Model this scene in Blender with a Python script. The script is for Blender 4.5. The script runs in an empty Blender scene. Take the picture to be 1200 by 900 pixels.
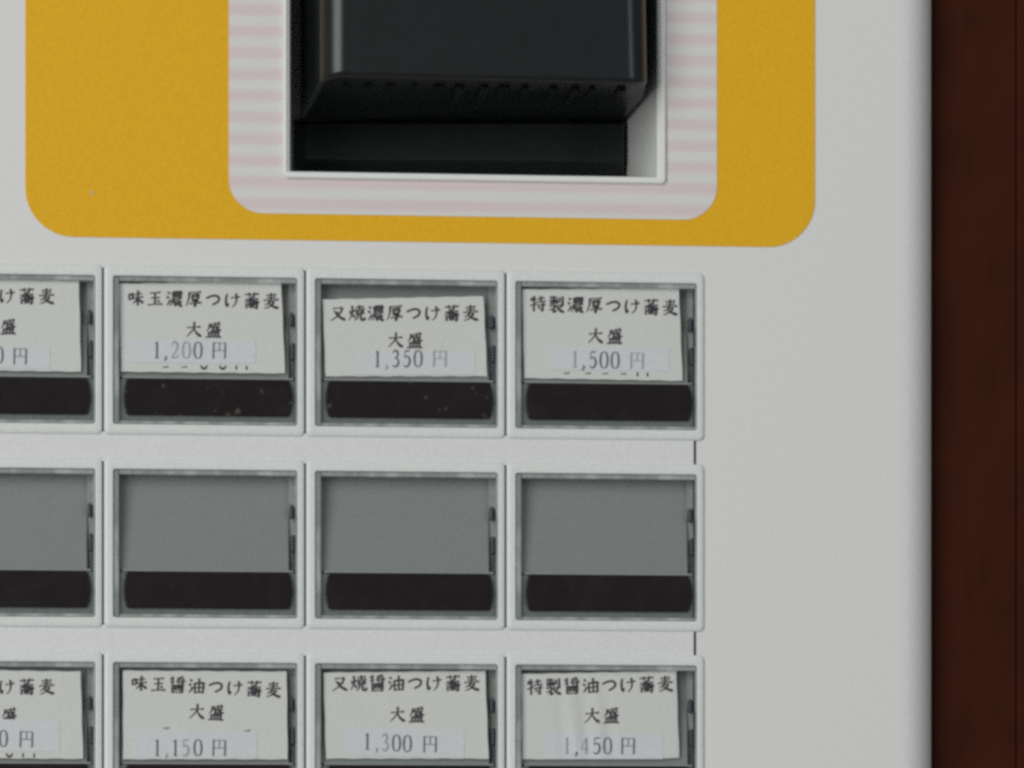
import bpy, bmesh, math, random
from mathutils import Vector, Matrix
random.seed(7)
sc = bpy.context.scene
COL = sc.collection

# ------------------------------------------------------------------ units
# Design unit "u" = 0.17 mm.  u runs right, v runs down, d runs into the machine.
S = 0.00017
HZ = 1.25                                   # height of the picture centre above the floor (m)
def P(u, v, d=0.0):
    return Vector(((u - 600) * S, d * S, HZ + (450 - v) * S))

# ------------------------------------------------------------------ camera
F = 5000.0                                  # focal length in photo pixels (1200 wide)
TH = math.atan(0.085)
DC = F * math.cos(TH)
U0, V0 = 600 - DC * math.tan(TH), 1144.0
cam_d = bpy.data.cameras.new('camera'); cam = bpy.data.objects.new('camera', cam_d); COL.objects.link(cam)
cam_d.sensor_width = 36; cam_d.lens = 36 * F / 1200
cam_d.shift_y = (V0 - 450) / 1200
cam_d.clip_start = 0.01; cam_d.clip_end = 50
cam.location = P(U0, V0, -DC); cam.rotation_euler = (math.pi / 2, 0, -TH)
sc.camera = cam
def W(px, py, d=0.0):
    """real place (u, v, d) on the plane at depth d seen at photo point px, py"""
    a = (px - 600) / F
    q = (DC + d) * (math.sin(TH) + a * math.cos(TH)) / (math.cos(TH) - a * math.sin(TH))
    z = q * math.sin(TH) + (DC + d) * math.cos(TH)
    return (U0 + q, V0 + (py - V0) * z / F, d)

# ------------------------------------------------------------------ light
sc.render.engine = 'CYCLES'
sc.view_settings.view_transform = 'Standard'; sc.view_settings.look = 'None'
sc.view_settings.exposure = 0; sc.view_settings.gamma = 1
sc.cycles.filter_width = 3.2
sc.cycles.use_denoising = False           # keep a little sensor-like grain
sc.cycles.sample_clamp_indirect = 2.0
sc.cycles.caustics_reflective = False; sc.cycles.caustics_refractive = False
sc.cycles.max_bounces = 10; sc.cycles.transparent_max_bounces = 16
wd = bpy.data.worlds.new("World"); sc.world = wd; wd.use_nodes = True
bg = wd.node_tree.nodes['Background']; bg.inputs[0].default_value = (0.95, 0.98, 0.97, 1); bg.inputs[1].default_value = 0.17
def area(name, loc, target, sx, sy, power, col):
    l = bpy.data.lights.new(name, 'AREA'); l.shape = 'RECTANGLE'; l.size = sx; l.size_y = sy; l.energy = power; l.color = col
    o = bpy.data.objects.new(name, l); COL.objects.link(o); o.location = loc
    o.rotation_euler = (Vector(target) - Vector(loc)).to_track_quat('-Z', 'Y').to_euler(); return o
area('daylight_window', (-1.25, -1.7, HZ + .4), (0, 0, HZ), 1.2, 2.0, 33.5, (0.98, 1.0, 0.98))
area('hood_glint_lamp', (1.2, -1.9, HZ + 0.3), (0, 0, HZ), 0.25, 1.5, 6.0, (0.82, 0.92, 1.0))  # added strip lamp, gives the hood's right edge its highlight

# ------------------------------------------------------------------ materials
def srgb(r, g, b):
    f = lambda c: (c / 255 / 12.92) if c / 255 <= .04045 else ((c / 255 + .055) / 1.055) ** 2.4
    return (f(r), f(g), f(b))
def mat(name, col, rough=0.5, spec=0.4, var=0.0, scale=900, bump=0.0, bscale=6000, coat=0.0):
    m = bpy.data.materials.new(name); m.use_nodes = True
    n, L = m.node_tree.nodes, m.node_tree.links
    b = n['Principled BSDF']; b.inputs['Base Color'].default_value = (*col, 1)
    b.inputs['Roughness'].default_value = rough; b.inputs['Specular IOR Level'].default_value = spec
    b.inputs['Coat Weight'].default_value = coat; b.inputs['Coat Roughness'].default_value = 0.15
    tc = n.new('ShaderNodeTexCoord')
    if var:
        t = n.new('ShaderNodeTexNoise'); t.inputs['Scale'].default_value = scale; t.inputs['Detail'].default_value = 5
        L.new(tc.outputs['Object'], t.inputs['Vector'])
        r = n.new('ShaderNodeValToRGB')
        r.color_ramp.elements[0].position = .3; r.color_ramp.elements[1].position = .7
        r.color_ramp.elements[0].color = (*[c * (1 - var) for c in col], 1); r.color_ramp.elements[1].color = (*[min(1, c * (1 + var)) for c in col], 1)
        L.new(t.outputs['Fac'], r.inputs['Fac']); L.new(r.outputs['Color'], b.inputs['Base Color'])
    if bump:
        t2 = n.new('ShaderNodeTexNoise'); t2.inputs['Scale'].default_value = bscale; t2.inputs['Detail'].default_value = 3
        L.new(tc.outputs['Object'], t2.inputs['Vector'])
        bp = n.new('ShaderNodeBump'); bp.inputs['Strength'].default_value = bump; bp.inputs['Distance'].default_value = 0.00005
        L.new(t2.outputs['Fac'], bp.inputs['Height']); L.new(bp.outputs['Normal'], b.inputs['Normal'])
    return m
M = {}
M['panel'] = mat('white_enamel', (.725, .71, .695), .42, .4, .065, 2600, .12, 2500)
M['plate'] = mat('white_plate', (.715, .705, .70), .42, .4, .065, 2600, .12, 2500)
M['bezel'] = mat('white_plastic', (.70, .715, .695), .4, .4, .065, 2600, .08, 3000)
M['gold'] = mat('yellow_print', (.775, .42, .014), .5, .18, .08, 2600, .15, 3500)
M['frame'] = mat('frame_plastic', (.78, .785, .76), .35, .4, .02, 120)
M['black'] = mat('black_plastic', (.0065, .0082, .0092), .31, .5, .2, 300, .15, 5000)
M['blackmatte'] = mat('black_recess', (.004, .004, .0045), .7, .2)
M['tray'] = mat('grey_tray', (.20, .215, .205), .5, .4, .08, 700)
M['surround'] = mat('grey_green_surround', (.15, .17, .16), .35, .45, .12, 900)
M['back'] = mat('grey_backing', (.245, .253, .250), .38, .4, .09, 2600)
M['chip'] = mat('bare_chip', (.55, .46, .33), .6, .2)
M['side'] = mat('pale_side_rail', (.31, .325, .32), .45, .3, .1, 700)
M['clip'] = mat('dark_clip', (.03, .036, .052), .4, .5)
M['bar'] = mat('dark_window', (.0095, .0042, .0055), .35, .15, .35, 250)
M['paper'] = mat('white_paper', (.71, .69, .672), .75, .2, .065, 2600, .2, 4000)
M['sticker'] = mat('sticker_paper', (.71, .70, .72), .6, .2, .065, 2600)
M['ink'] = mat('black_ink', (.048, .037, .047), .7, .2)
M['ink2'] = mat('grey_ink', (.15, .13, .16), .7, .2)
M['ink3'] = mat('worn_ink', (.37, .35, .38), .7, .2)
M['seam'] = mat('dark_seam', (.03, .03, .035), .7, .2)

def worn_bar():
    m = mat('dusty_dark_window', (.0095, .0042, .0055), .35, .15)
    n, L = m.node_tree.nodes, m.node_tree.links; b = n['Principled BSDF']
    tc = n.new('ShaderNodeTexCoord'); t = n.new('ShaderNodeTexNoise'); t.inputs['Scale'].default_value = 420; t.inputs['Detail'].default_value = 6
    oi = n.new('ShaderNodeObjectInfo'); ad = n.new('ShaderNodeVectorMath'); ad.operation = 'ADD'
    L.new(tc.outputs['Object'], ad.inputs[0]); L.new(oi.outputs['Random'], ad.inputs[1]); L.new(ad.outputs[0], t.inputs['Vector'])
    r = n.new('ShaderNodeValToRGB'); r.color_ramp.elements[0].position = .63; r.color_ramp.elements[1].position = .78
    r.color_ramp.elements[0].color = (.0095, .0042, .0055, 1); r.color_ramp.elements[1].color = (.16, .14, .12, 1)
    L.new(t.outputs['Fac'], r.inputs['Fac']); L.new(r.outputs['Color'], b.inputs['Base Color']); return m
M['barworn'] = worn_bar()

def stripes():
    m = mat('pink_striped_print', (.7, .7, .68), .45, .35)
    n, L = m.node_tree.nodes, m.node_tree.links; b = n['Principled BSDF']
    tc = n.new('ShaderNodeTexCoord'); sx = n.new('ShaderNodeSeparateXYZ'); L.new(tc.outputs['Object'], sx.inputs[0])
    per = 25.1 * S
    def math_(op, a, bv=None):
        k = n.new('ShaderNodeMath'); k.operation = op
        for i, x in enumerate((a, bv)):
            if x is None: continue
            if isinstance(x, (int, float)): k.inputs[i].default_value = x
            else: L.new(x, k.inputs[i])
        return k.outputs[0]
    # pink centre on v = 243 (object origin is P(600,450,0))
    off = (450 - 243.3) * S
    ph = math_('MULTIPLY', math_('SUBTRACT', sx.outputs['Z'], off), 2 * math.pi / per)
    c = math_('COSINE', ph)
    nz = n.new('ShaderNodeTexNoise'); nz.inputs['Scale'].default_value = 1800; L.new(tc.outputs['Object'], nz.inputs['Vector'])
    c2 = math_('ADD', c, math_('MULTIPLY', math_('SUBTRACT', nz.outputs['Fac'], .5), .9))
    r = n.new('ShaderNodeValToRGB'); r.color_ramp.elements[0].position = .12; r.color_ramp.elements[1].position = .80
    r.color_ramp.elements[0].color = (.70, .68, .645, 1); r.color_ramp.elements[1].color = (.69, .58, .58, 1)
    L.new(math_('ADD', math_('MULTIPLY', c2, .5), .5), r.inputs['Fac']); L.new(r.outputs['Color'], b.inputs['Base Color']); return m
M['stripe'] = stripes()

def clear(name, tint, gl_rough, extra):
    m = bpy.data.materials.new(name); m.use_nodes = True; n, L = m.node_tree.nodes, m.node_tree.links
    n.remove(n['Principled BSDF']); out = n['Material Output']
    tr = n.new('ShaderNodeBsdfTransparent'); tr.inputs[0].default_value = (*tint, 1)
    gl = n.new('ShaderNodeBsdfGlossy'); gl.inputs['Roughness'].default_value = gl_rough
    df = n.new('ShaderNodeBsdfDiffuse'); df.inputs[0].default_value = (.5, .55, .53, 1)
    if extra > .1:  # light and dark streaks painted in for refraction in the acrylic walls
        tc = n.new('ShaderNodeTexCoord'); mp = n.new('ShaderNodeMapping'); mp.inputs['Scale'].default_value = (260, 200, 120)
        nz = n.new('ShaderNodeTexNoise'); nz.inputs['Scale'].default_value = 1; L.new(tc.outputs['Object'], mp.inputs[0]); L.new(mp.outputs[0], nz.inputs[0])
        rp = n.new('ShaderNodeValToRGB'); e = rp.color_ramp.elements
        e[0].position = .38; e[0].color = (.48, .51, .50, 1); e[1].position = .66; e[1].color = (.86, .88, .88, 1)
        L.new(nz.outputs['Fac'], rp.inputs[0]); L.new(rp.outputs[0], df.inputs[0])
    m1 = n.new('ShaderNodeMixShader'); m1.inputs[0].default_value = extra; L.new(tr.outputs[0], m1.inputs[1]); L.new(df.outputs[0], m1.inputs[2])
    if not extra > .1:                       # faint smears, a pale haze painted in for glare on the clear covers
        tc = n.new('ShaderNodeTexCoord'); oi = n.new('ShaderNodeObjectInfo'); ad = n.new('ShaderNodeVectorMath'); ad.operation = 'ADD'
        L.new(tc.outputs['Object'], ad.inputs[0]); L.new(oi.outputs['Random'], ad.inputs[1])
        nz = n.new('ShaderNodeTexNoise'); nz.inputs['Scale'].default_value = 130; nz.inputs['Detail'].default_value = 6; nz.inputs['Distortion'].default_value = 1.2
        mr = n.new('ShaderNodeMapRange'); mr.inputs[1].default_value = .48; mr.inputs[2].default_value = .8; mr.inputs[3].default_value = .002; mr.inputs[4].default_value = .008
        L.new(ad.outputs[0], nz.inputs['Vector']); L.new(nz.outputs['Fac'], mr.inputs[0]); L.new(mr.outputs[0], m1.inputs[0])
    fr = n.new('ShaderNodeFresnel'); fr.inputs[0].default_value = 1.45
    m2 = n.new('ShaderNodeMixShader'); ge = n.new('ShaderNodeNewGeometry'); iv = n.new('ShaderNodeMath'); iv.operation = 'SUBTRACT'; iv.inputs[0].default_value = 1; L.new(ge.outputs['Backfacing'], iv.inputs[1])
    mu = n.new('ShaderNodeMath'); mu.operation = 'MULTIPLY'; L.new(fr.outputs[0], mu.inputs[0]); L.new(iv.outputs[0], mu.inputs[1])
    L.new(mu.outputs[0], m2.inputs[0]); L.new(m1.outputs[0], m2.inputs[1]); L.new(gl.outputs[0], m2.inputs[2])
    L.new(m2.outputs[0], out.inputs[0]); return m
M['clear'] = clear('clear_acrylic', (.985, .99, .985), .12, 0.008)
M['edge'] = clear('acrylic_edge', (.90, .93, .92), .15, .55)

def wood():
    m = bpy.data.materials.new('dark_stained_wood'); m.use_nodes = True; n, L = m.node_tree.nodes, m.node_tree.links
    b = n['Principled BSDF']; b.inputs['Roughness'].default_value = .55; b.inputs['Specular IOR Level'].default_value = .06
    tc = n.new('ShaderNodeTexCoord'); mp = n.new('ShaderNodeMapping'); mp.inputs['Scale'].default_value = (1, 1, .3)
    L.new(tc.outputs['Object'], mp.inputs[0])
    t = n.new('ShaderNodeTexNoise'); t.inputs['Scale'].default_value = 240; t.inputs['Detail'].default_value = 8; t.inputs['Distortion'].default_value = .6
    t2 = n.new('ShaderNodeTexNoise'); t2.inputs['Scale'].default_value = 55; t2.inputs['Detail'].default_value = 3
    L.new(mp.outputs[0], t.inputs[0]); L.new(tc.outputs['Object'], t2.inputs[0])
    mx = n.new('ShaderNodeMath'); mx.operation = 'MULTIPLY_ADD'; mx.inputs[1].default_value = .35
    sc_ = n.new('ShaderNodeMath'); sc_.operation = 'MULTIPLY'; sc_.inputs[1].default_value = .65; L.new(t2.outputs[0], sc_.inputs[0])
    L.new(t.outputs[0], mx.inputs[0]); L.new(sc_.outputs[0], mx.inputs[2])
    r = n.new('ShaderNodeValToRGB'); e = r.color_ramp.elements
    e[0].position = .26; e[0].color = (.030, .0070, .0034, 1); e[1].position = .76; e[1].color = (.060, .0132, .0052, 1)
    L.new(mx.outputs[0], r.inputs[0]); L.new(r.outputs[0], b.inputs['Base Color']); return m
M['wood'] = wood()

# ------------------------------------------------------------------ builders
def finish(name, bm, mats, parent=None, smooth=False, origin=None):
    me = bpy.data.meshes.new(name)
    if smooth:
        for f in bm.faces: f.smooth = True
    bm.to_mesh(me); bm.free()
    for m in (mats if isinstance(mats, (list, tuple)) else [mats]): me.materials.append(m)
    o = bpy.data.objects.new(name, me); COL.objects.link(o)
    if parent: o.parent = parent
    if smooth:
        w = o.modifiers.new('weighted_normals', 'WEIGHTED_NORMAL'); w.mode = 'FACE_AREA'; w.weight = 80
    return o
def loc(u, v, d):                        # design units -> local metres
    return Vector((u * S, d * S, -v * S))
def box(bm, u0, v0, d0, u1, v1, d1, bev=0, mi=0, seg=2):
    vs = [bm.verts.new(loc(u, v, d)) for d in (d0, d1) for v in (v0, v1) for u in (u0, u1)]
    fs = [bm.faces.new([vs[i] for i in q]) for q in ((0, 2, 3, 1), (4, 5, 7, 6), (0, 1, 5, 4), (2, 6, 7, 3), (0, 4, 6, 2), (1, 3, 7, 5))]
    for f in fs: f.material_index = mi
    bmesh.ops.recalc_face_normals(bm, faces=fs)
    if bev:
        es = list({e for f in fs for e in f.edges})
        r = bmesh.ops.bevel(bm, geom=es, offset=bev * S, segments=seg, affect='EDGES', profile=.5)
        for f in r['faces']: f.material_index = mi
def rr(l, t, r, b, rad, n=6):            # rounded rectangle outline, clockwise from top left
    pts = []
    for cx, cy, a0 in ((r - rad, t + rad, -90), (r - rad, b - rad, 0), (l + rad, b - rad, 90), (l + rad, t + rad, 180)):
        for k in range(n + 1):
            a = math.radians(a0 + 90 * k / n); pts.append((cx + rad * math.cos(a), cy + rad * math.sin(a)))
    return pts
def loft(bm, rings, cap0=False, cap1=False, mi=0):
    R = [[bm.verts.new(loc(u, v, d)) for (u, v) in pts] for pts, d in rings]
    fs = []
    for A, B in zip(R, R[1:]):
        for i in range(len(A)):
            j = (i + 1) % len(A); fs.append(bm.faces.new((A[i], A[j], B[j], B[i])))
    if cap0: fs.append(bm.faces.new(R[0]))
    if cap1: fs.append(bm.faces.new(R[-1][::-1]))
    for f in fs: f.material_index = mi
    return fs
def holed(bm, us, vs, holes, d, thick):  # sheet with rectangular holes and real thickness
    us = sorted(set(us + [x for h in holes for x in (h[0], h[2])])); vs = sorted(set(vs + [x for h in holes for x in (h[1], h[3])]))
    V = {}
    def vt(i, j):
        if (i, j) not in V: V[i, j] = bm.verts.new(loc(us[i], vs[j], d))
        return V[i, j]
    fs = []
    for i in range(len(us) - 1):
        for j in range(len(vs) - 1):
            cu, cv = (us[i] + us[i + 1]) / 2, (vs[j] + vs[j + 1]) / 2
            if any(h[0] < cu < h[2] and h[1] < cv < h[3] for h in holes): continue
            fs.append(bm.faces.new((vt(i, j), vt(i, j + 1), vt(i + 1, j + 1), vt(i + 1, j))))
    r = bmesh.ops.extrude_face_region(bm, geom=fs)
    bmesh.ops.translate(bm, verts=[x for x in r['geom'] if isinstance(x, bmesh.types.BMVert)], vec=(0, thick * S, 0))
    bmesh.ops.recalc_face_normals(bm, faces=bm.faces[:])
def empty(name, at, parent=None):
    o = bpy.data.objects.new(name, None); COL.objects.link(o); o.empty_display_size = .02
    if parent: o.parent = parent
    o.location = at; return o
def tag(o, label, cat=None, group=None):
    o['label'] = label
    if cat: o['category'] = cat
    if group: o['group'] = group

# ------------------------------------------------------------------ layout of the button block
CW, RP = 234.7, 224.6
cu = lambda i: 123.0 + CW * (i - .5)          # column centres, 0..3
cv = lambda j: 416.0 + RP * j                 # row centres, 0..2
OPEN = (-105.5, -86.0, 108.3, 86.0)           # button opening about its centre

# ------------------------------------------------------------------ the machine
mach = empty('ticket_machine', P(600, 450 + HZ / S, 0))
tag(mach, 'white ticket vending machine with yellow and pink striped decals, black bill slot and price buttons', 'ticket machine')
O = P(600, 450, 0) - mach.location
def part(name, bm, mats, parent=mach, smooth=False, at=None):
    o = finish(name, bm, mats, parent, smooth)
    if parent is mach: o.location = P(600, 450, 0) - mach.location if at is None else at
    return o
# all machine meshes are written about the picture centre (600, 450)
def C(u, v): return u - 600, v - 450
def Cr(l, t, r, b): return (l - 600, t - 450, r - 600, b - 450)

FLOOR = 450 + HZ / S
REC = (340.5, -330.0, 772.0, 206.0)            # recess opening
BLK = (-360.0, 322.0, 817.5, 1010.0)           # hole behind the button plate
bm = bmesh.new()
holed(bm, [-1555 - 600, 1060 - 600], [-700 - 450, 1900 - 450], [Cr(*REC), Cr(*BLK)] + [Cr(BLK[2] - 4, cv(j) + OPEN[1] - 1, cu(3) + OPEN[2] + 1, cv(j) + OPEN[3] + 1) for j in range(3)], 0, 8)
# rolled right edge and side
prof = [(1060.0 + 44.4 * math.sin(a), 44 * (1 - math.cos(a))) for a in [math.radians(90 * k / 20) for k in range(21)]] + [(1104.4, 1500)]
prev = None
for (u, d) in prof:
    a, b = bm.verts.new(loc(u - 600, -1150, d)), bm.verts.new(loc(u - 600, 1450, d))
    if prev:
        f = bm.faces.new((prev[0], prev[1], b, a)); f.smooth = True
    prev = (a, b)
part('front_panel', bm, M['panel'])

bm = bmesh.new()
holes = [Cr(cu(i) + OPEN[0] - 1, cv(j) + OPEN[1] - 1, min(cu(i) + OPEN[2] + 1, BLK[2] - 3.2), cv(j) + OPEN[3] + 1) for i in range(4) for j in range(3)]
holed(bm, [BLK[0] + 2 - 600, BLK[2] - 3.2 - 600], [BLK[1] + 2 - 450, BLK[3] - 2 - 450], holes, -.8, 7)
part('button_plate', bm, M['plate'])
bm = bmesh.new(); box(bm, BLK[0] - 620, BLK[1] - 470, 34, BLK[2] - 580, BLK[3] - 430, 40)
part('button_housing', bm, M['seam'])
bm = bmesh.new(); box(bm, BLK[2] - 3.1 - 600, BLK[1] + 3 - 450, .8, BLK[2] - .1 - 600, BLK[3] - 3 - 450, 6)  # dark strip standing in for the shade inside the plate gap
part('seam_shade_strip', bm, M['seam'])

def ring_sheet(name, outer, rad, hole, d, th, m):
    bm = bmesh.new(); n = 12
    o_ = rr(*Cr(*outer), rad, n); l, t, r, b = Cr(*hole)
    i_ = rr(l, t, r, b, 3, n)
    loft(bm, [(i_, d + th), (i_, d), (o_, d), (o_, d + th)])
    bmesh.ops.recalc_face_normals(bm, faces=bm.faces[:])
    return part(name, bm, m)
ring_sheet('yellow_decal', (33.2, -520, 958.4, 285.2), 56, (300, -400, 800, 230), -.9, .8, M['gold'])
ring_sheet('striped_decal', (268.8, -420, 841.8, 254.6), 40, (334, -350, 778, 209), -1.6, .6, M['stripe'])

bm = bmesh.new(); a_ = W(107, 226, -.95)
for k_, (du, dv, w_) in enumerate(((0, -1.2, 1.3), (1.0, 1.6, .9))):
    box(bm, a_[0] - 600 + du - w_, a_[1] - 450 + dv - w_ * 1.4, -1.3 - .1 * k_, a_[0] - 600 + du + w_, a_[1] - 450 + dv + w_ * 1.4, -.6)
part('paint_chip', bm, M['chip'])

# white insert frame: rim, inner step and recess walls
acc = empty('bill_acceptor', O, mach)
bm = bmesh.new(); k = 10
def fr(l, t, r, b, rad): return rr(*Cr(l, t, r, b), rad, k)
R_ = [(fr(331.5, -345, 781.5, 214.0, 6), -1.4), (fr(332.3, -344, 780.7, 213.2, 5.6), -5), (fr(333.6, -343, 779.4, 211.8, 5), -6.0),
      (fr(335.8, -340, 774.6, 207.4, 3), -6.0), (fr(336.4, -339.5, 774.0, 206.8, 3), -3.6), (fr(338.6, -338, 772.6, 206.0, 2.2), -3.4), (fr(340.0, -336, 770.8, 205.2, 1.5), -1.2)]
back = fr(340.0, -336, 752.0, 205.0, 1.5)
loft(bm, R_ + [(back, 185)], cap1=True)
bmesh.ops.recalc_face_normals(bm, faces=bm.faces[:])
for f in bm.faces:
    if f.calc_center_median().y > 184 * S: f.normal_flip()
part('insert_frame', bm, M['frame'])

# black hood: tapering box, underside sloping back into the recess
def Wc(px, py, d):
    u, v, d = W(px, py, d); return (u - 600, v - 450, d)
def solid(bm, rings):
    V = [[bm.verts.new(loc(*p)) for p in r] for r in rings]
    for A, B in zip(V, V[1:]):
        for i in range(len(A)):
            j = (i + 1) % len(A); bm.faces.new((A[i], A[j], B[j], B[i]))
    bm.faces.new(V[0]); bm.faces.new(V[-1][::-1]); bmesh.ops.recalc_face_normals(bm, faces=bm.faces[:])
bm = bmesh.new()
solid(bm, [
    [Wc(381, -225, -70), Wc(751, -225, -70), Wc(759, 97, -62), Wc(380, 88, -62)],
    [Wc(347, -285, 40), Wc(760, -285, 40), Wc(755, 116, 40), Wc(356, 133, 40)],
    [Wc(350, -285, 180), Wc(728, -285, 180), Wc(727, 146, 170), Wc(352, 146, 170)]])
ve = [e for e in bm.edges if max(v.co.y for v in e.verts) < -50 * S and abs(e.verts[0].co.x - e.verts[1].co.x) < 30 * S]
r_ = bmesh.ops.bevel(bm, geom=ve, offset=24 * S, segments=12, affect='EDGES', profile=.5)
sharp = [e for e in bm.edges if len(e.link_faces) == 2 and e.calc_face_angle() > .5]
bmesh.ops.bevel(bm, geom=sharp, offset=6.5 * S, segments=5, affect='EDGES', profile=.5)
finish('hood', bm, M['black'], acc, True)
# ribbed underside between the lip and the plinth
bm = bmesh.new()
for q in range(13):
    x = 404 + q * 26.5 + random.uniform(-5, 5); w_ = random.uniform(4, 9); e_ = random.uniform(112, 126)
    a, b, c = Wc(x, 100 + q * .6, -40), Wc(x + w_ * 1.6, 100 + q * .6, -40), Wc(x - 8, e_ + 4, 60)
    e = Wc(x - 8 + w_, e_ + 4, 60)
    vs = [bm.verts.new(loc(*p)) for p in (a, b, e, c)]; ws = [bm.verts.new(loc(p[0], p[1] - 12, p[2] + 6)) for p in (a, b, e, c)]
    bm.faces.new(vs); bm.faces.new(ws[::-1])
    for i in range(4): bm.faces.new((vs[i], ws[i], ws[(i + 1) % 4], vs[(i + 1) % 4]))
bmesh.ops.recalc_face_normals(bm, faces=bm.faces[:])
finish('grille', bm, M['black'], acc)
# plinth under the hood
bm = bmesh.new()
solid(bm, [
    [Wc(356, 143, 150), Wc(731, 143, 150), Wc(731, 188, 150), Wc(356, 186, 150)],
    [Wc(344, 141, 170), Wc(734, 141, 170), Wc(733, 232, 175), Wc(344, 232, 175)],
    [Wc(342, 136, 215), Wc(727, 136, 215), Wc(727, 240, 215), Wc(342, 240, 215)]])
for v in bm.verts:                       # keep the plinth inside the recess walls
    v.co.x = max(v.co.x, (341 - 600) * S); v.co.z = max(v.co.z, -(204.2 - 450) * S)
bmesh.ops.bevel(bm, geom=bm.edges[:], offset=3 * S, segments=3, affect='EDGES', profile=.5)
finish('plinth', bm, M['black'], acc, True)

# ------------------------------------------------------------------ selection buttons
def make_button():
    t = empty('select_button', (0, 0, 0), mach)
    hw, ht, hb = CW / 2 - .7, 98.6, 98.2
    def rg(i, rad): return rr(-hw + i, -ht + i, hw - i, hb - i, rad, 5)
    def og(i, rad): return rr(OPEN[0] - i, OPEN[1] - i, OPEN[2] + i, OPEN[3] + i, rad, 5)
    bm = bmesh.new()
    loft(bm, [(rg(0, 6), -.6), (rg(0, 6), -1.4), (rg(.7, 5.8), -2.4), (rg(2.4, 5.4), -3.2), (rg(5.0, 5), -3.6), (rg(6.2, 5), -3.6),
              (og(2.2, 4), -3.6), (og(1.4, 4), -3.6), (og(.5, 3.2), -3.3), (og(0, 2.6), -2.7), (og(0, 2.6), 26)])
    bmesh.ops.recalc_face_normals(bm, faces=bm.faces[:])
    finish('bezel', bm, M['bezel'], t, True)
    bm = bmesh.new(); box(bm, -hw - 1.9, -95, -2.1, -hw + .2, 94.5, -.7)  # dark strip in place of shade in the shallow gap between bezels
    finish('seam_shade_strip', bm, M['seam'], t)
    bm = bmesh.new(); box(bm, OPEN[0] - .5, OPEN[1] - .5, 22.5, OPEN[2] + .5, OPEN[3] + .5, 26)
    finish('tray', bm, M['tray'], t)
    bm = bmesh.new(); box(bm, -98.2, -81, 17, 98.4, 29.6, 22.2, 0)
    for v in bm.verts:                                # insert tilted so that its shading lightens towards the foot
        if v.co.y < 20 * S: v.co.y = (19.5 if v.co.z > 0 else 8.5) * S
    finish('backing_plate', bm, M['back'], t)
    bm = bmesh.new(); box(bm, OPEN[0] + 6, 32.2, 4.5, OPEN[2] - 2.2, OPEN[3] - 1.5, 22, 1.5)
    finish('window_surround', bm, M['surround'], t)
    bm = bmesh.new()
    pts = []
    for (x, y) in rr(-90.0, 32.4, 98.8, 75.0, 3, 4):
        f = 1 - ((y - 53.7) / 21.5) ** 2; pts.append((x + (3.6 if x > 0 else -3.6) * f * (abs(x - 5) > 90), y))
    full = []
    for i, p in enumerate(pts):                       # bulging ends get mid points
        full.append(p); q = pts[(i + 1) % len(pts)]
        if abs(q[1] - p[1]) > 15:
            for s in (.2, .4, .6, .8):
                y = p[1] + (q[1] - p[1]) * s; f = 1 - ((y - 53.7) / 21.5) ** 2
                full.append(((98.8 if p[0] > 0 else -90.0) + (3.6 if p[0] > 0 else -3.6) * f, y))
    def sh(k): return [(5 + (x - 5) * (1 - k / 99), 53.7 + (y - 53.7) * (1 - k / 21.5)) for x, y in full]
    loft(bm, [(sh(0), 8), (sh(0), 1.5), (sh(.5), .4), (sh(1.4), 0)], cap1=True)
    bmesh.ops.recalc_face_normals(bm, faces=bm.faces[:])
    finish('indicator_window', bm, M['bar'], t)
    bm = bmesh.new()
    box(bm, -95, 29.8, 3, 104, 31.9, 21, .5)
    finish('card_ledge', bm, M['side'], t)
    bm = bmesh.new(); box(bm, 98.5, -81, 16.4, 107.4, 29.6, 21.5, 0)
    finish('side_rail', bm, M['side'], t)
    for (v0, v1, u0) in ((-47, -32, 99.8), (-12, 8, 101.4), (9, 30, 102.8)):
        bm = bmesh.new(); box(bm, u0, v0, 4, u0 + 4.0, v1, 21, 1)
        finish('clip', bm, M['clip'], t)
    # clear acrylic cap: front pane and four thick side walls
    l, tp, r, b = OPEN[0] + .35, OPEN[1] + .35, OPEN[2] - .35, OPEN[3] - .35
    bm = bmesh.new(); loft(bm, [(rr(l, tp, r, b, 2.5, 3), -1.6), (rr(l + .6, tp + .6, r - .6, b - .6, 2.3, 3), -2.4)], cap0=True, cap1=True)
    bmesh.ops.recalc_face_normals(bm, faces=bm.faces[:])
    box(bm, l + .3, tp + .3, -1.2, l + 6.4, b - .3, 20, 1.2, 1)
    box(bm, r - 1.8, tp + .3, -1.2, r - .2, b - .3, 20, 0, 1)
    box(bm, l + 6.8, tp + .3, -1.2, r - 2.2, tp + 5.2, 20, 0, 1); box(bm, l + 6.8, b - 3.2, -1.2, r - 2.2, b - .3, 20, 0, 1)
    finish('clear_cap', bm, [M['clear'], M['edge']], t)
    return t
btn = make_button()
BUT = {}
for j in range(3):
    for i in range(4):
        if not BUT: o = btn
        else:
            o = btn.copy(); COL.objects.link(o)
            for ch in btn.children:
                c = ch.copy(); COL.objects.link(c); c.parent = o
        o.location = P(cu(i), cv(j), 0) - mach.location
        o['label'] = ('push button with a white paper menu card under its clear cap' if j != 1 else 'push button with an empty grey window and no menu card')
        BUT[i, j] = o
for (i, j) in ((1, 0), (2, 0)):                       # dusty dark windows
    for ch in BUT[i, j].children:
        if ch.name.startswith('indicator_window'):
            ch.data = ch.data.copy(); ch.data.materials[0] = M['barworn']

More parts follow.
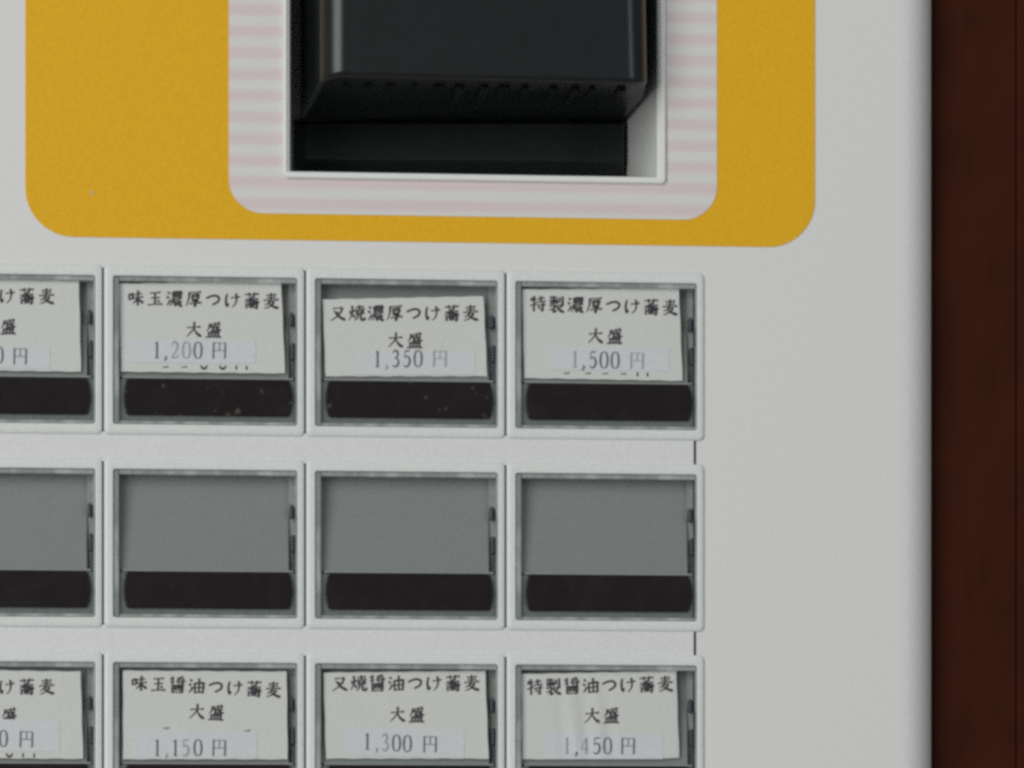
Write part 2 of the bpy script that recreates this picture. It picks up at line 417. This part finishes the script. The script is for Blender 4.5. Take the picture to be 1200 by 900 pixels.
# ------------------------------------------------------------------ lettering: brush strokes on a 100 x 100 square
G = {}
G['味'] = 'v 10 30 13 64;k 10 32 34 27 31 60;h 13 62 31 58;h 44 30 84 23;h 37 51 95 43;v 63 5 63 96;p 60 50 50 70 32 84;n 65 50 78 68 97 80'
G['玉'] = 'h 20 20 82 14;h 25 50 77 45;v 50 18 50 86;h 8 90 95 84;d 64 60 76 73'
G['濃'] = 'd 8 10 22 22;d 3 36 17 48;p 28 58 16 78 5 92;v 40 10 42 40;k 40 13 92 8 88 38;v 55 3 56 38;v 72 2 72 37;h 42 25 88 22;h 42 39 86 36;h 34 50 96 45;p 42 50 38 72 25 94;h 48 60 84 57;h 44 71 94 67;k 54 71 54 91 66 85;p 88 72 74 80;n 64 70 77 85 98 95'
G['厚'] = 'h 18 13 94 7;p 23 13 20 52 5 93;v 40 24 42 52;k 40 26 80 22 77 50;h 42 38 77 35;h 42 51 77 48;k 38 62 78 57 60 68;k 59 67 61 93 50 88;h 25 79 97 71'
G['つ'] = 'k 8 44 40 30 66 27 84 36 86 50 76 66 46 82'
G['け'] = 'k 18 14 12 44 13 70 19 88 28 72;h 42 38 95 30;p 71 10 75 44 68 74 48 95'
G['蕎'] = 'h 9 16 93 11;v 34 4 37 25;v 67 2 62 25;p 68 27 48 33 30 35;h 12 46 90 41;p 48 33 36 50 8 64;n 54 43 70 56 96 62;v 38 55 40 68;k 38 56 63 53 60 67;h 40 68 60 66;v 19 72 20 99;k 20 73 83 69 81 97 70 92;v 38 80 40 94;k 38 81 62 79 60 92;h 40 93 60 91'
G['麦'] = 'h 22 18 80 12;h 26 33 77 28;h 6 48 95 42;v 50 3 50 46;p 45 48 34 64 13 76;h 36 59 70 55;p 70 55 48 80 11 97;n 34 63 60 82 97 94'
G['大'] = 'h 11 41 91 33;p 52 5 48 48 9 95;n 52 43 68 72 97 92'
G['盛'] = 'h 22 17 90 11;p 27 16 24 38 10 57;k 30 31 49 28 47 51 38 48;n 58 2 66 34 88 54;k 88 54 92 44;p 84 22 70 42 53 57;d 73 1 83 9;v 22 63 26 92;k 22 65 81 61 77 90;v 42 63 43 90;v 61 62 60 90;h 5 94 97 90'
G['叉'] = 'h 20 22 78 17;p 78 17 58 58 7 95;n 26 34 54 68 97 92;d 38 40 52 52'
G['焼'] = 'd 8 34 15 52;p 35 30 29 46;p 22 5 23 46 4 93;n 26 56 38 77;h 44 15 93 11;v 67 2 67 30;h 40 31 97 26;v 54 36 55 52;v 80 34 79 52;h 42 42 94 38;h 42 55 96 50;p 59 54 54 76 36 94;k 75 53 75 84 82 90 97 88 95 74'
G['特'] = 'p 17 14 8 38;h 14 30 43 25;v 29 3 29 97;h 5 64 43 50;h 50 20 90 15;v 69 4 69 40;h 44 41 97 35;h 46 60 97 54;k 81 44 81 91 70 87;d 55 66 64 79'
G['製'] = 'p 20 3 11 17;h 16 14 53 10;h 7 28 59 24;v 34 1 34 54;v 16 37 17 52;k 16 38 54 34 52 50;v 69 8 69 40;k 87 1 87 52 78 47;h 8 61 94 56;p 47 58 34 75 7 86;k 33 73 33 97 52 89;p 80 63 64 74;n 50 60 66 83 97 97'
G['醤'] = 'v 22 1 22 46;d 7 9 14 19;p 24 28 6 38;p 83 1 62 7 46 10;d 49 14 54 23;d 64 12 67 21;p 88 10 78 23;h 40 31 97 27;k 80 22 80 49 71 46;d 54 36 61 44;h 12 54 90 50;v 19 64 22 99;k 19 65 82 62 79 98;v 42 53 39 77;v 61 53 61 77;h 23 80 78 78;h 22 95 79 93'
G['油'] = 'd 9 12 22 24;d 3 38 17 50;p 28 58 16 80 5 93;v 38 34 42 95;k 38 36 93 30 89 93;v 65 5 66 92;h 42 62 90 57;h 42 91 89 88'
# serif numerals and the yen character for the price stickers
T = {}
T['1'] = 'V 50 5 50 96;t 50 6 30 16;t 30 97 70 97'
T['2'] = 'b 22 28 30 10 50 4 72 14 76 32 58 60 22 92;H 22 93 78 93;t 78 93 83 76'
T['3'] = 'b 22 20 36 6 56 6 68 22 62 40 40 47;b 40 47 66 53 76 72 62 92 40 97 22 86'
T['4'] = 't 60 5 14 68;t 14 69 86 69;V 64 5 64 97'
T['5'] = 'H 32 8 76 6;t 32 8 28 46;b 28 46 52 37 74 50 77 72 62 92 40 97 20 86'
T['0'] = 'b 50 4 28 12 18 36 18 66 28 90 50 97;b 50 4 72 12 82 36 82 66 72 90 50 97'
T[','] = 'b 46 86 56 92 52 104 40 114'
T['円'] = 'V 13 6 13 98;t 13 9 87 9;V 87 9 87 94;t 87 95 76 92;T 50 9 50 52;t 13 52 87 52'
def smooth_pts(p, n=7):
    if len(p) < 3: return [(p[0][0] + (p[1][0] - p[0][0]) * k / 5, p[0][1] + (p[1][1] - p[0][1]) * k / 5) for k in range(6)]
    out = []
    for i in range(len(p) - 1):
        a, b, c, d = p[max(i - 1, 0)], p[i], p[i + 1], p[min(i + 2, len(p) - 1)]
        for k in range(n):
            t = k / n
            out.append(tuple(.5 * (2 * b[x] + (c[x] - a[x]) * t + (2 * a[x] - 5 * b[x] + 4 * c[x] - d[x]) * t * t + (3 * b[x] - a[x] - 3 * c[x] + d[x]) * t ** 3) for x in (0, 1)))
    return out + [p[-1]]
def width(kind, t):
    if kind == 'h': return .78 - .25 * math.sin(math.pi * t) + .35 * max(0, t - .75) * 4
    if kind == 'v': return 1.15 - .25 * math.sin(math.pi * t)
    if kind == 'p': return 1.2 - .8 * t
    if kind == 'n': return .5 + 1.25 * t - (2.6 * (t - .82) / .18 * .42 if t > .82 else 0)
    if kind == 'd': return .5 + 1.0 * t
    if kind == 'k': return .9 + .25 * math.sin(math.pi * t)
    if kind == 'V': return 1.35
    if kind in 'tT': return .55 if kind == 't' else .8
    if kind == 'H': return 1.0
    if kind == 'b': return .55 + .85 * math.sin(math.pi * t)
    return 1
def glyph(bm, spec, frame, cx, cy, sx, sy, w, ang, mi, lift):
    """strokes of one character, laid on the card by frame(x, y, lift)"""
    ca, sa = math.cos(ang), math.sin(ang)
    for si, st in enumerate(spec.split(';')):
        q = st.split(); kind = q[0]; v = [float(x) for x in q[1:]]
        pts = [((v[i] - 50) / 100 * sx, (v[i + 1] - 50) / 100 * sy) for i in range(0, len(v), 2)]
        if kind == 'k' and len(pts) <= 4 and spec is not G['つ']:      # cornered strokes stay sharp
            pp = []
            for a, b in zip(pts, pts[1:]): pp += [(a[0] + (b[0] - a[0]) * s, a[1] + (b[1] - a[1]) * s) for s in (0, .33, .66, .96)]
            pts = pp + [pts[-1]]
        else: pts = smooth_pts(pts)
        n = len(pts); L_, R_ = [], []
        for i, (x, y) in enumerate(pts):
            a, b = pts[max(i - 1, 0)], pts[min(i + 1, n - 1)]
            dx, dy = b[0] - a[0], b[1] - a[1]; l = math.hypot(dx, dy) or 1
            h = w * width(kind, i / (n - 1)) / 2; nx, ny = -dy / l * h, dx / l * h
            for lst, s in ((L_, 1), (R_, -1)):
                X, Y = x + s * nx, y + s * ny
                lst.append(bm.verts.new(frame(cx + X * ca - Y * sa, cy + X * sa + Y * ca, lift + .012 * si)))
        for i in range(n - 1):
            f = bm.faces.new((L_[i], R_[i], R_[i + 1], L_[i + 1])); f.material_index = mi
            f.normal_update()
            if f.normal.y > 0: f.normal_flip()

# ------------------------------------------------------------------ menu cards
CD = 5.0
random.seed(11)
def make_card(label, quad, line1, line2, price, stick, rem=(), wrinkle=0.0, faded=(), grp='paper menu cards behind the button caps'):
    """quad: TL TR BR BL as seen in the photo; lines: (text, first centre, last centre)"""
    Q = [W(x, y, CD) for x, y in quad]
    cx, cy = sum(q[0] for q in Q) / 4, sum(q[1] for q in Q) / 4
    root = empty('menu_card', P(cx, cy, CD)); tag(root, label, 'menu card', grp)
    ph = random.uniform(0, 6)
    def warp(u, v):                          # a soft curl and a few creases, in depth
        s = (u - Q[0][0]) / 190; t = (v - Q[0][1]) / 105
        z = .7 * math.sin(2.2 * s + ph) + .4 * math.sin(3 * t + ph * 2)
        if wrinkle:
            for c0, am in ((.22, 1.0), (.30, -1.1), (.37, 1.4), (.45, -1.2), (.52, .8)):
                z += wrinkle * am * math.exp(-((s - c0 - .05 * t) / .028) ** 2) * min(1, max(0, t * 1.6 - .05)) * max(0, 1 - t * .8)
        return z
    def fr_uv(u, v, lift): return loc(u - cx, v - cy, warp(u, v) - lift)
    def frame(px, py, lift):
        u, v, _ = W(px, py, CD); return fr_uv(u, v, lift)
    def patch(name, q, th, lift, m, nu, nv, jit=0, parent=None):
        bm = bmesh.new(); g = {}
        for side in (0, 1):
            for a in range(nu + 1):
                for b in range(nv + 1):
                    s, t = a / nu, b / nv
                    u = (q[0][0] * (1 - s) + q[1][0] * s) * (1 - t) + (q[3][0] * (1 - s) + q[2][0] * s) * t
                    v = (q[0][1] * (1 - s) + q[1][1] * s) * (1 - t) + (q[3][1] * (1 - s) + q[2][1] * s) * t
                    if jit and b in (0, nv): v += jit * math.sin(a * .9 + ph) * .6
                    if jit and a in (0, nu): u += jit * math.sin(b * 1.1 + ph) * .5
                    g[side, a, b] = bm.verts.new(fr_uv(u, v, lift - side * th))
        for a in range(nu):
            for b in range(nv):
                bm.faces.new((g[0, a, b], g[0, a, b + 1], g[0, a + 1, b + 1], g[0, a + 1, b]))
                bm.faces.new((g[1, a, b], g[1, a + 1, b], g[1, a + 1, b + 1], g[1, a, b + 1]))
        for a in range(nu):
            for b in (0, nv): bm.faces.new([g[0, a, b], g[0, a + 1, b], g[1, a + 1, b], g[1, a, b]])
        for b in range(nv):
            for a in (0, nu): bm.faces.new([g[0, a, b], g[0, a, b + 1], g[1, a, b + 1], g[1, a, b]])
        bmesh.ops.recalc_face_normals(bm, faces=bm.faces[:])
        return finish(name, bm, m, parent, wrinkle > 0 and name == 'paper')
    patch('paper', Q, .6, 0, M['paper'], 44, 12, .5, root)
    bm = bmesh.new()
    def line(txt, a, b, size, w):
        n = len(txt); ang = math.atan2(b[1] - a[1], b[0] - a[0])
        for i, ch in enumerate(txt):
            s = i / max(1, n - 1)
            glyph(bm, G[ch], frame, a[0] + (b[0] - a[0]) * s, a[1] + (b[1] - a[1]) * s, size, size, w, ang, 0, .3)
    line(*line1, 19.5, 2.45); line(*line2, 19.5, 2.45)
    for kind, x, y in rem: glyph(bm, kind, frame, x, y, 8, 4, 2.0, 0, 0, .3)
    finish('lettering', bm, [M['ink']], root)
    sq = [W(x, y, CD) for x, y in stick]
    st = patch('price_sticker', sq, .15, .5, M['sticker'], 30, 4, 0, root)
    bm = bmesh.new()
    for i, (ch, x, y) in enumerate(price):
        fa = 1 if i not in faded else 2
        if ch == '円': glyph(bm, T[ch], frame, x, y, 18.5, 21, 1.5, .02, fa - 1, .8)
        else: glyph(bm, T[ch], frame, x, y, 12.6, 20.5, 1.75, .01, fa - 1, .8)
    finish('price_text', bm, [M['ink2'], M['ink3']], st)
    return root
def pr(txt, xs, y0, y1):
    return [(c, x, y0 + (y1 - y0) * i / (len(txt) - 1)) for i, (c, x) in enumerate(zip(txt, xs))]
BOW, DASH, TICK = 'b 0 0 30 90 70 90 100 0', 'h 10 60 90 50', 'v 50 0 50 120'
make_card('menu card cut off at the left edge of the upper row, white paper',
          [(-97, 325), (92.4, 329.8), (94.9, 435.7), (-95, 433)], ('濃厚つけ蕎麦', (-61, 345.5), (54.3, 347.2)), ('大盛', (-14, 382.5), (9.3, 383)),
          pr('0円', (-1, 23.7), 416, 417.4), [(-85, 404), (58.5, 406), (58.5, 432), (-85, 430)])
make_card('upper row menu card priced 1,200 yen on white paper with old print below',
          [(139, 332.5), (329.3, 329.3), (334, 437.8), (142, 435.6)], ('味玉濃厚つけ蕎麦', (159, 349), (317.5, 352.6)), ('大盛', (227, 386), (250, 386.8)),
          pr('1,200円', (184, 194, 204.8, 218.5, 232, 257), 410, 410.6), [(150, 398), (299.5, 400), (299.5, 426), (150, 425)],
          [(DASH, 194, 430), (DASH, 216, 430), (BOW, 239, 430), (BOW, 261, 430.3), (TICK, 277, 430.5), (TICK, 289, 430.8)], faded=(2, 3))
make_card('upper row menu card priced 1,350 yen, hung low with a dark gap above',
          [(378, 351), (566.5, 347), (571, 440.8), (381.4, 441)], ('叉焼濃厚つけ蕎麦', (395.8, 367.2), (551.3, 366.5)), ('大盛', (463.3, 398.3), (485.8, 399)),
          pr('1,350円', (442.5, 453, 463.8, 476.7, 490, 515.6), 420.3, 420), [(415, 411), (556.7, 411.5), (557, 438.5), (416, 439)], faded=(1, 5))
make_card('upper row menu card priced 1,500 yen, at the right end of its row',
          [(612, 339), (795.4, 337.8), (799.8, 446.5), (614.4, 443)], ('特製濃厚つけ蕎麦', (629.9, 355.9), (784.9, 360.2)), ('大盛', (697.6, 393.4), (720, 394.2)),
          pr('1,500円', (673.9, 683.6, 694.6, 707.8, 720.8, 746.5), 420.6, 422.5), [(643.8, 406.5), (784, 408.5), (784.5, 435.5), (644, 433.5)],
          [(DASH, 664, 437.2), (DASH, 689, 437.4), (DASH, 709, 437.6), (DASH, 730.6, 438), (TICK, 747, 438.4), (TICK, 758.7, 438.8)], faded=(0, 5))
make_card('menu card cut off at the left edge of the lower row, white paper',
          [(-97, 784), (94.4, 787), (97.4, 889.5), (-95, 888)], ('醤油つけ蕎麦', (-62, 805), (54.4, 804.4)), ('大盛', (-13, 838.3), (10.4, 838.8)),
          pr('0円', (4, 31), 865.2, 866), [(-85, 842), (70, 843.5), (70, 881), (-85, 880)],
          [(BOW, 11, 884.5), (TICK, 27, 884.8), (TICK, 40, 885)])
make_card('lower row menu card priced 1,150 yen on white paper beneath a clear cap',
          [(144, 785.6), (336, 787), (337, 890), (144, 890)], ('味玉醤油つけ蕎麦', (163, 800.5), (320, 808)), ('大盛', (230.6, 833.6), (253, 835.2)),
          pr('1,150円', (184.4, 195, 205.6, 217.4, 232, 257), 876, 876.2), [(156, 855), (301, 857.5), (301.5, 889.4), (156, 889.2)],
          [(DASH, 195, 853.2), (DASH, 290, 856.2)], faded=(1, 3))
make_card('lower row menu card priced 1,300 yen on smooth white paper',
          [(379, 788), (568.6, 786), (572.6, 889.2), (382, 889)], ('叉焼醤油つけ蕎麦', (398, 800.8), (552.6, 800.2)), ('大盛', (465.6, 837), (488, 837.6)),
          pr('1,300円', (430.6, 441.4, 451.4, 464.6, 477.4, 504), 868.5, 872), [(402, 850.5), (544, 855.5), (544, 889), (402, 884)], faded=(1, 2))
make_card('creased lower row menu card priced 1,450 yen with vertical wrinkles',
          [(611, 790), (792.4, 786), (796, 888.4), (612, 890)], ('特製醤油つけ蕎麦', (626.4, 805), (779.4, 801.2)), ('大盛', (693.6, 838.4), (716, 838.6)),
          pr('1,450円', (664.4, 675, 685.6, 699, 712, 736), 873.4, 874), [(637, 858), (776.5, 860), (777, 889.6), (637.5, 889.8)], wrinkle=2.2, faded=(0, 2))

# ------------------------------------------------------------------ wooden wall beside the machine
wall = empty('wooden_wall', P(1400, FLOOR, 60)); tag(wall, 'dark reddish brown wooden wall beside the white machine', 'wall')
e0 = W(1193.5, 450, 40)[0]
wc = wall.location
def wpart(name, u0, u1, d0, d1, bev):
    bm = bmesh.new(); box(bm, u0 - e0, -900, d0 - 60, u1 - e0, 1300, d1 - 60, bev)
    o = finish(name, bm, M['wood'], wall); o.location = P(e0, 450, 60) - wc; return o
wpart('wood_panel', 1105.5, e0 - .5, 50, 130, 2)
wpart('corner_post', e0, e0 + 420, 48, 130, 1.5)
wpart('wood_panel', e0 + 421, e0 + 1500, 50, 130, 2)
